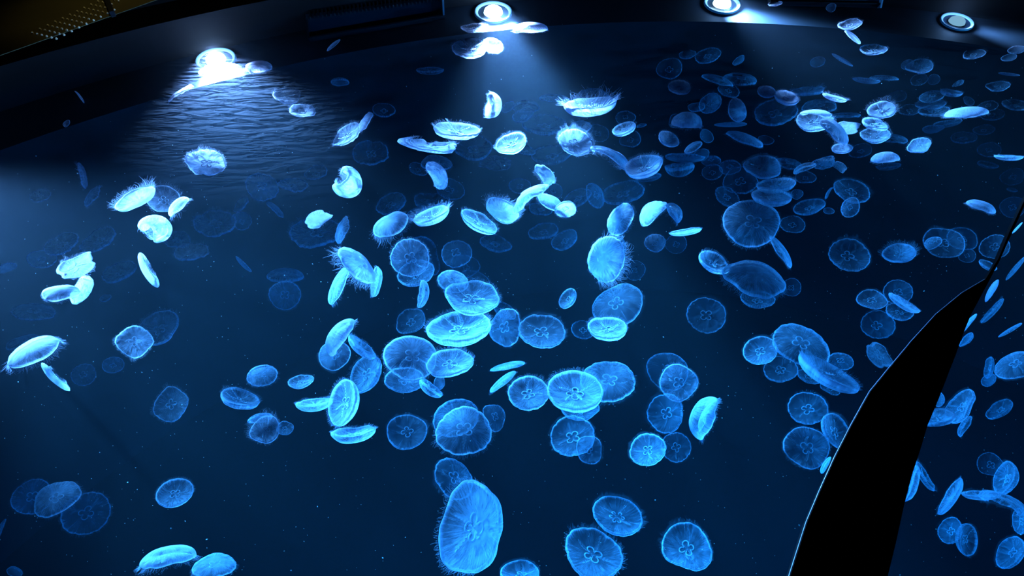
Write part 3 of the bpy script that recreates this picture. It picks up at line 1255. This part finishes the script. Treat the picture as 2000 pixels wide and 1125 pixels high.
# opacity set by hand near the lamps to steer brightness and shadowing
BRIGHTNESS_DENSITY = {(433, 137): 0.6, (962, 89): 1.8, (1036, 54): 6.0, (352, 182): 5.0, (402, 317): 6.0, (559, 187): 4.5, (591, 215): 4.5, (505, 131): 2.2}

# ---- a label for each, told by look and by a neighbour one can find
POSE = {'n': 'round', 'b': 'bowl-shaped', 'p': 'lobed', 'f': 'bent', 'w': 'crescent-curled', 'c': 'side-on', 'g': 'crumpled', 'r': 'ragged-edged', 's': 'six-ringed'}
lands = [(i, r[8]) for i, r in enumerate(recs) if r[8]]
NICK = {433: 'the white-hot jellyfish by the rippled lamp', 962: 'the blinding white disc', 1153: 'the brilliant white saucer jellyfish',
        1258: 'the glowing open-mouthed jellyfish', 1342: 'the helmet-shaped jellyfish', 1722: 'the jellyfish with the clover of four rings',
        1917: 'the lone bright cap', 1756: 'the jellyfish with two tentacle horns', 1466: 'the large disc with the four-leaf ring cluster',
        1279: 'the small coin-like jellyfish', 1184: 'the tall milky jellyfish', 1035: 'the twisted ribbon-like jellyfish', 843: 'the yawning purse-shaped jellyfish',
        764: 'the plump oval milky-crowned jellyfish', 835: 'the long white loaf-shaped jellyfish', 402: 'the dazzling jagged disc', 264: 'the first of the bright trio',
        289: 'the white upright crescent jellyfish', 64: 'the big leaf-shaped jellyfish', 262: 'the lobed four-ringed jellyfish', 697: 'the glowing slanted jellyfish',
        896: 'the wide platter-like jellyfish', 800: 'the wheel-like jellyfish with bright rays', 661: 'the shining tipped cap', 518: 'the small tangle-armed jellyfish',
        1123: 'the crowded thick-rimmed disc', 1186: 'the bowl jellyfish before a dim disc', 1374: 'the plain half-dome on edge', 1473: 'the broad tilted four-ringed disc',
        1617: 'the brightest long slanting saucer', 1575: 'the round wheel by the post', 109: 'the leaf-like jellyfish between two rings', 328: 'the mushroom-capped jellyfish',
        919: 'the largest jellyfish', 1984: 'the big pale oval beyond the post'}
POINTS = [((r[0], r[1]), NICK.get(int(r[0]), r[8])) for r in recs if r[8]]
POINTS += [((955, 16), 'the middle lamp'), ((1400, 0), 'the lamp cut by the top edge'), ((1865, 28), 'the dark lamp in the upper right corner'),
           ((735, 45), 'the overflow weir'), ((1925, 545), 'the tip of the black post'), ((1680, 900), 'the black post'),
           ((0, 400), 'the edge of the picture on the left'), ((2000, 300), 'the edge of the picture on the right'), ((600, 1000), 'the empty dark water low in the picture')]
SHORT = {}


def short(s):
    w = s.split()
    return ' '.join(w[:9])


def describe(r):
    x, y, a, b, ang, side, lv, kind, lm = r
    size = 'tiny' if a < 16 else 'small' if a < 24 else 'medium' if a < 34 else 'large' if a < 48 else 'very large'
    lum = 'ghostly' if lv < 0.6 else 'faint' if lv < 1.15 else 'dim blue' if lv < 1.75 else 'clear blue' if lv < 2.5 else 'bright' if lv < 3.4 else 'glowing white'
    q = b / a
    pose = POSE[kind]
    if kind in 'n' and q < 0.5: pose = 'tilted oval'
    elif kind in 'n' and q < 0.78: pose = 'oval'
    return size, lum, pose


def compass(dx, dy):
    a = math.degrees(math.atan2(-dy, dx)) % 360
    return ['right of', 'above right of', 'above', 'above left of', 'left of', 'below left of', 'below', 'below right of'][int((a + 22.5) // 45) % 8]


used = {}
labels = [None] * len(recs)
for i, r in enumerate(recs):
    if r[8]:
        size, lum, pose = describe(r)
        base = r[8][4:] if r[8].startswith('the ') else r[8]
        if 'jellyfish' not in base:
            base += ', a moon jellyfish'
        labels[i] = base + (', ' + lum if len(base.split()) < 9 else '')
        used[labels[i]] = i
for i, r in enumerate(recs):
    if labels[i]:
        continue
    size, lum, pose = describe(r)
    cands = sorted(POINTS, key=lambda p: (p[0][0] - r[0]) ** 2 + (p[0][1] - r[1]) ** 2)
    done = False
    for tries in range(6):
        p, nm = cands[tries]
        L = f"{size} {lum} {pose} jellyfish {compass(r[0] - p[0], r[1] - p[1])} {nm}"
        if len(L.split()) <= 16 and L not in used:
            labels[i] = L; used[L] = i; done = True
            break
    if not done:
        labels[i] = f"{size} {lum} {pose} jellyfish {int(r[0] / 20)} percent across and {int(r[1] / 11.25)} percent down the picture"
        used[labels[i]] = i


def group_of(r):
    if r[0] > 1765 and r[1] > 540: return 'jellyfish beyond the black post'
    if r[6] >= 2.5: return 'bright jellyfish near the surface'
    if r[6] >= 1.0: return 'blue jellyfish in the middle depths'
    return 'faint jellyfish in the deep water'


swarm_v, swarm_f, swarm_uv, swarm_mi = [], [], [], []
for i in order:
    r = recs[i]
    S, mat, R = place(r[:8], i)
    dens = density(r[6]) if (int(r[0]), int(r[1])) not in BRIGHTNESS_DENSITY else BRIGHTNESS_DENSITY[(int(r[0]), int(r[1]))]
    if r[0] < 720 and r[6] < 1.4 and r[2] > 16:
        dens *= 1.6          # opacity raised to brighten the faint ones on this side
    elif r[0] > 1280 and r[1] < 360 and r[6] > 1.4:
        dens *= 1.45  # denser tissue stands in for stronger light on this cluster
    a, kind = r[2], r[7]
    if i in single:
        if a >= 20:
            root = bpy.data.objects.new('moon_jellyfish', None)
            root.empty_display_size = 0.05
            link(root)
            root.matrix_world = mat
            jelly_parts(S, a, root, dens, kind, i)
        else:
            me = mesh_from((S.seed, kind, 'S'), 'moon_jellyfish', lambda: bell_geo(S, 32, 9, 5), M_BELL,
                           extra=lambda: [gonad_geo(S, k, 4, 4, 9) for k in range(4)])
            root = bpy.data.objects.new('moon_jellyfish', me)
            link(root)
            root.matrix_world = mat
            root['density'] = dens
        tag(root, labels[i], 'jellyfish', group_of(r))
    else:
        V, FA, UV = bell_geo(S, 24, 7, 4)
        b = len(swarm_v)
        swarm_v += [mat @ Vector(v) for v in V]
        swarm_f += [tuple(k + b for k in f) for f in FA]
        swarm_uv += UV
if swarm_f:
    sw = mesh_obj('tiny_jellyfish', swarm_v, swarm_f, M_BELL, uvs=swarm_uv)
    sw['density'] = 0.9
    tag(sw, 'scatter of tiny faint jellyfish in the gaps between the larger ones', 'jellyfish', None, 'stuff')
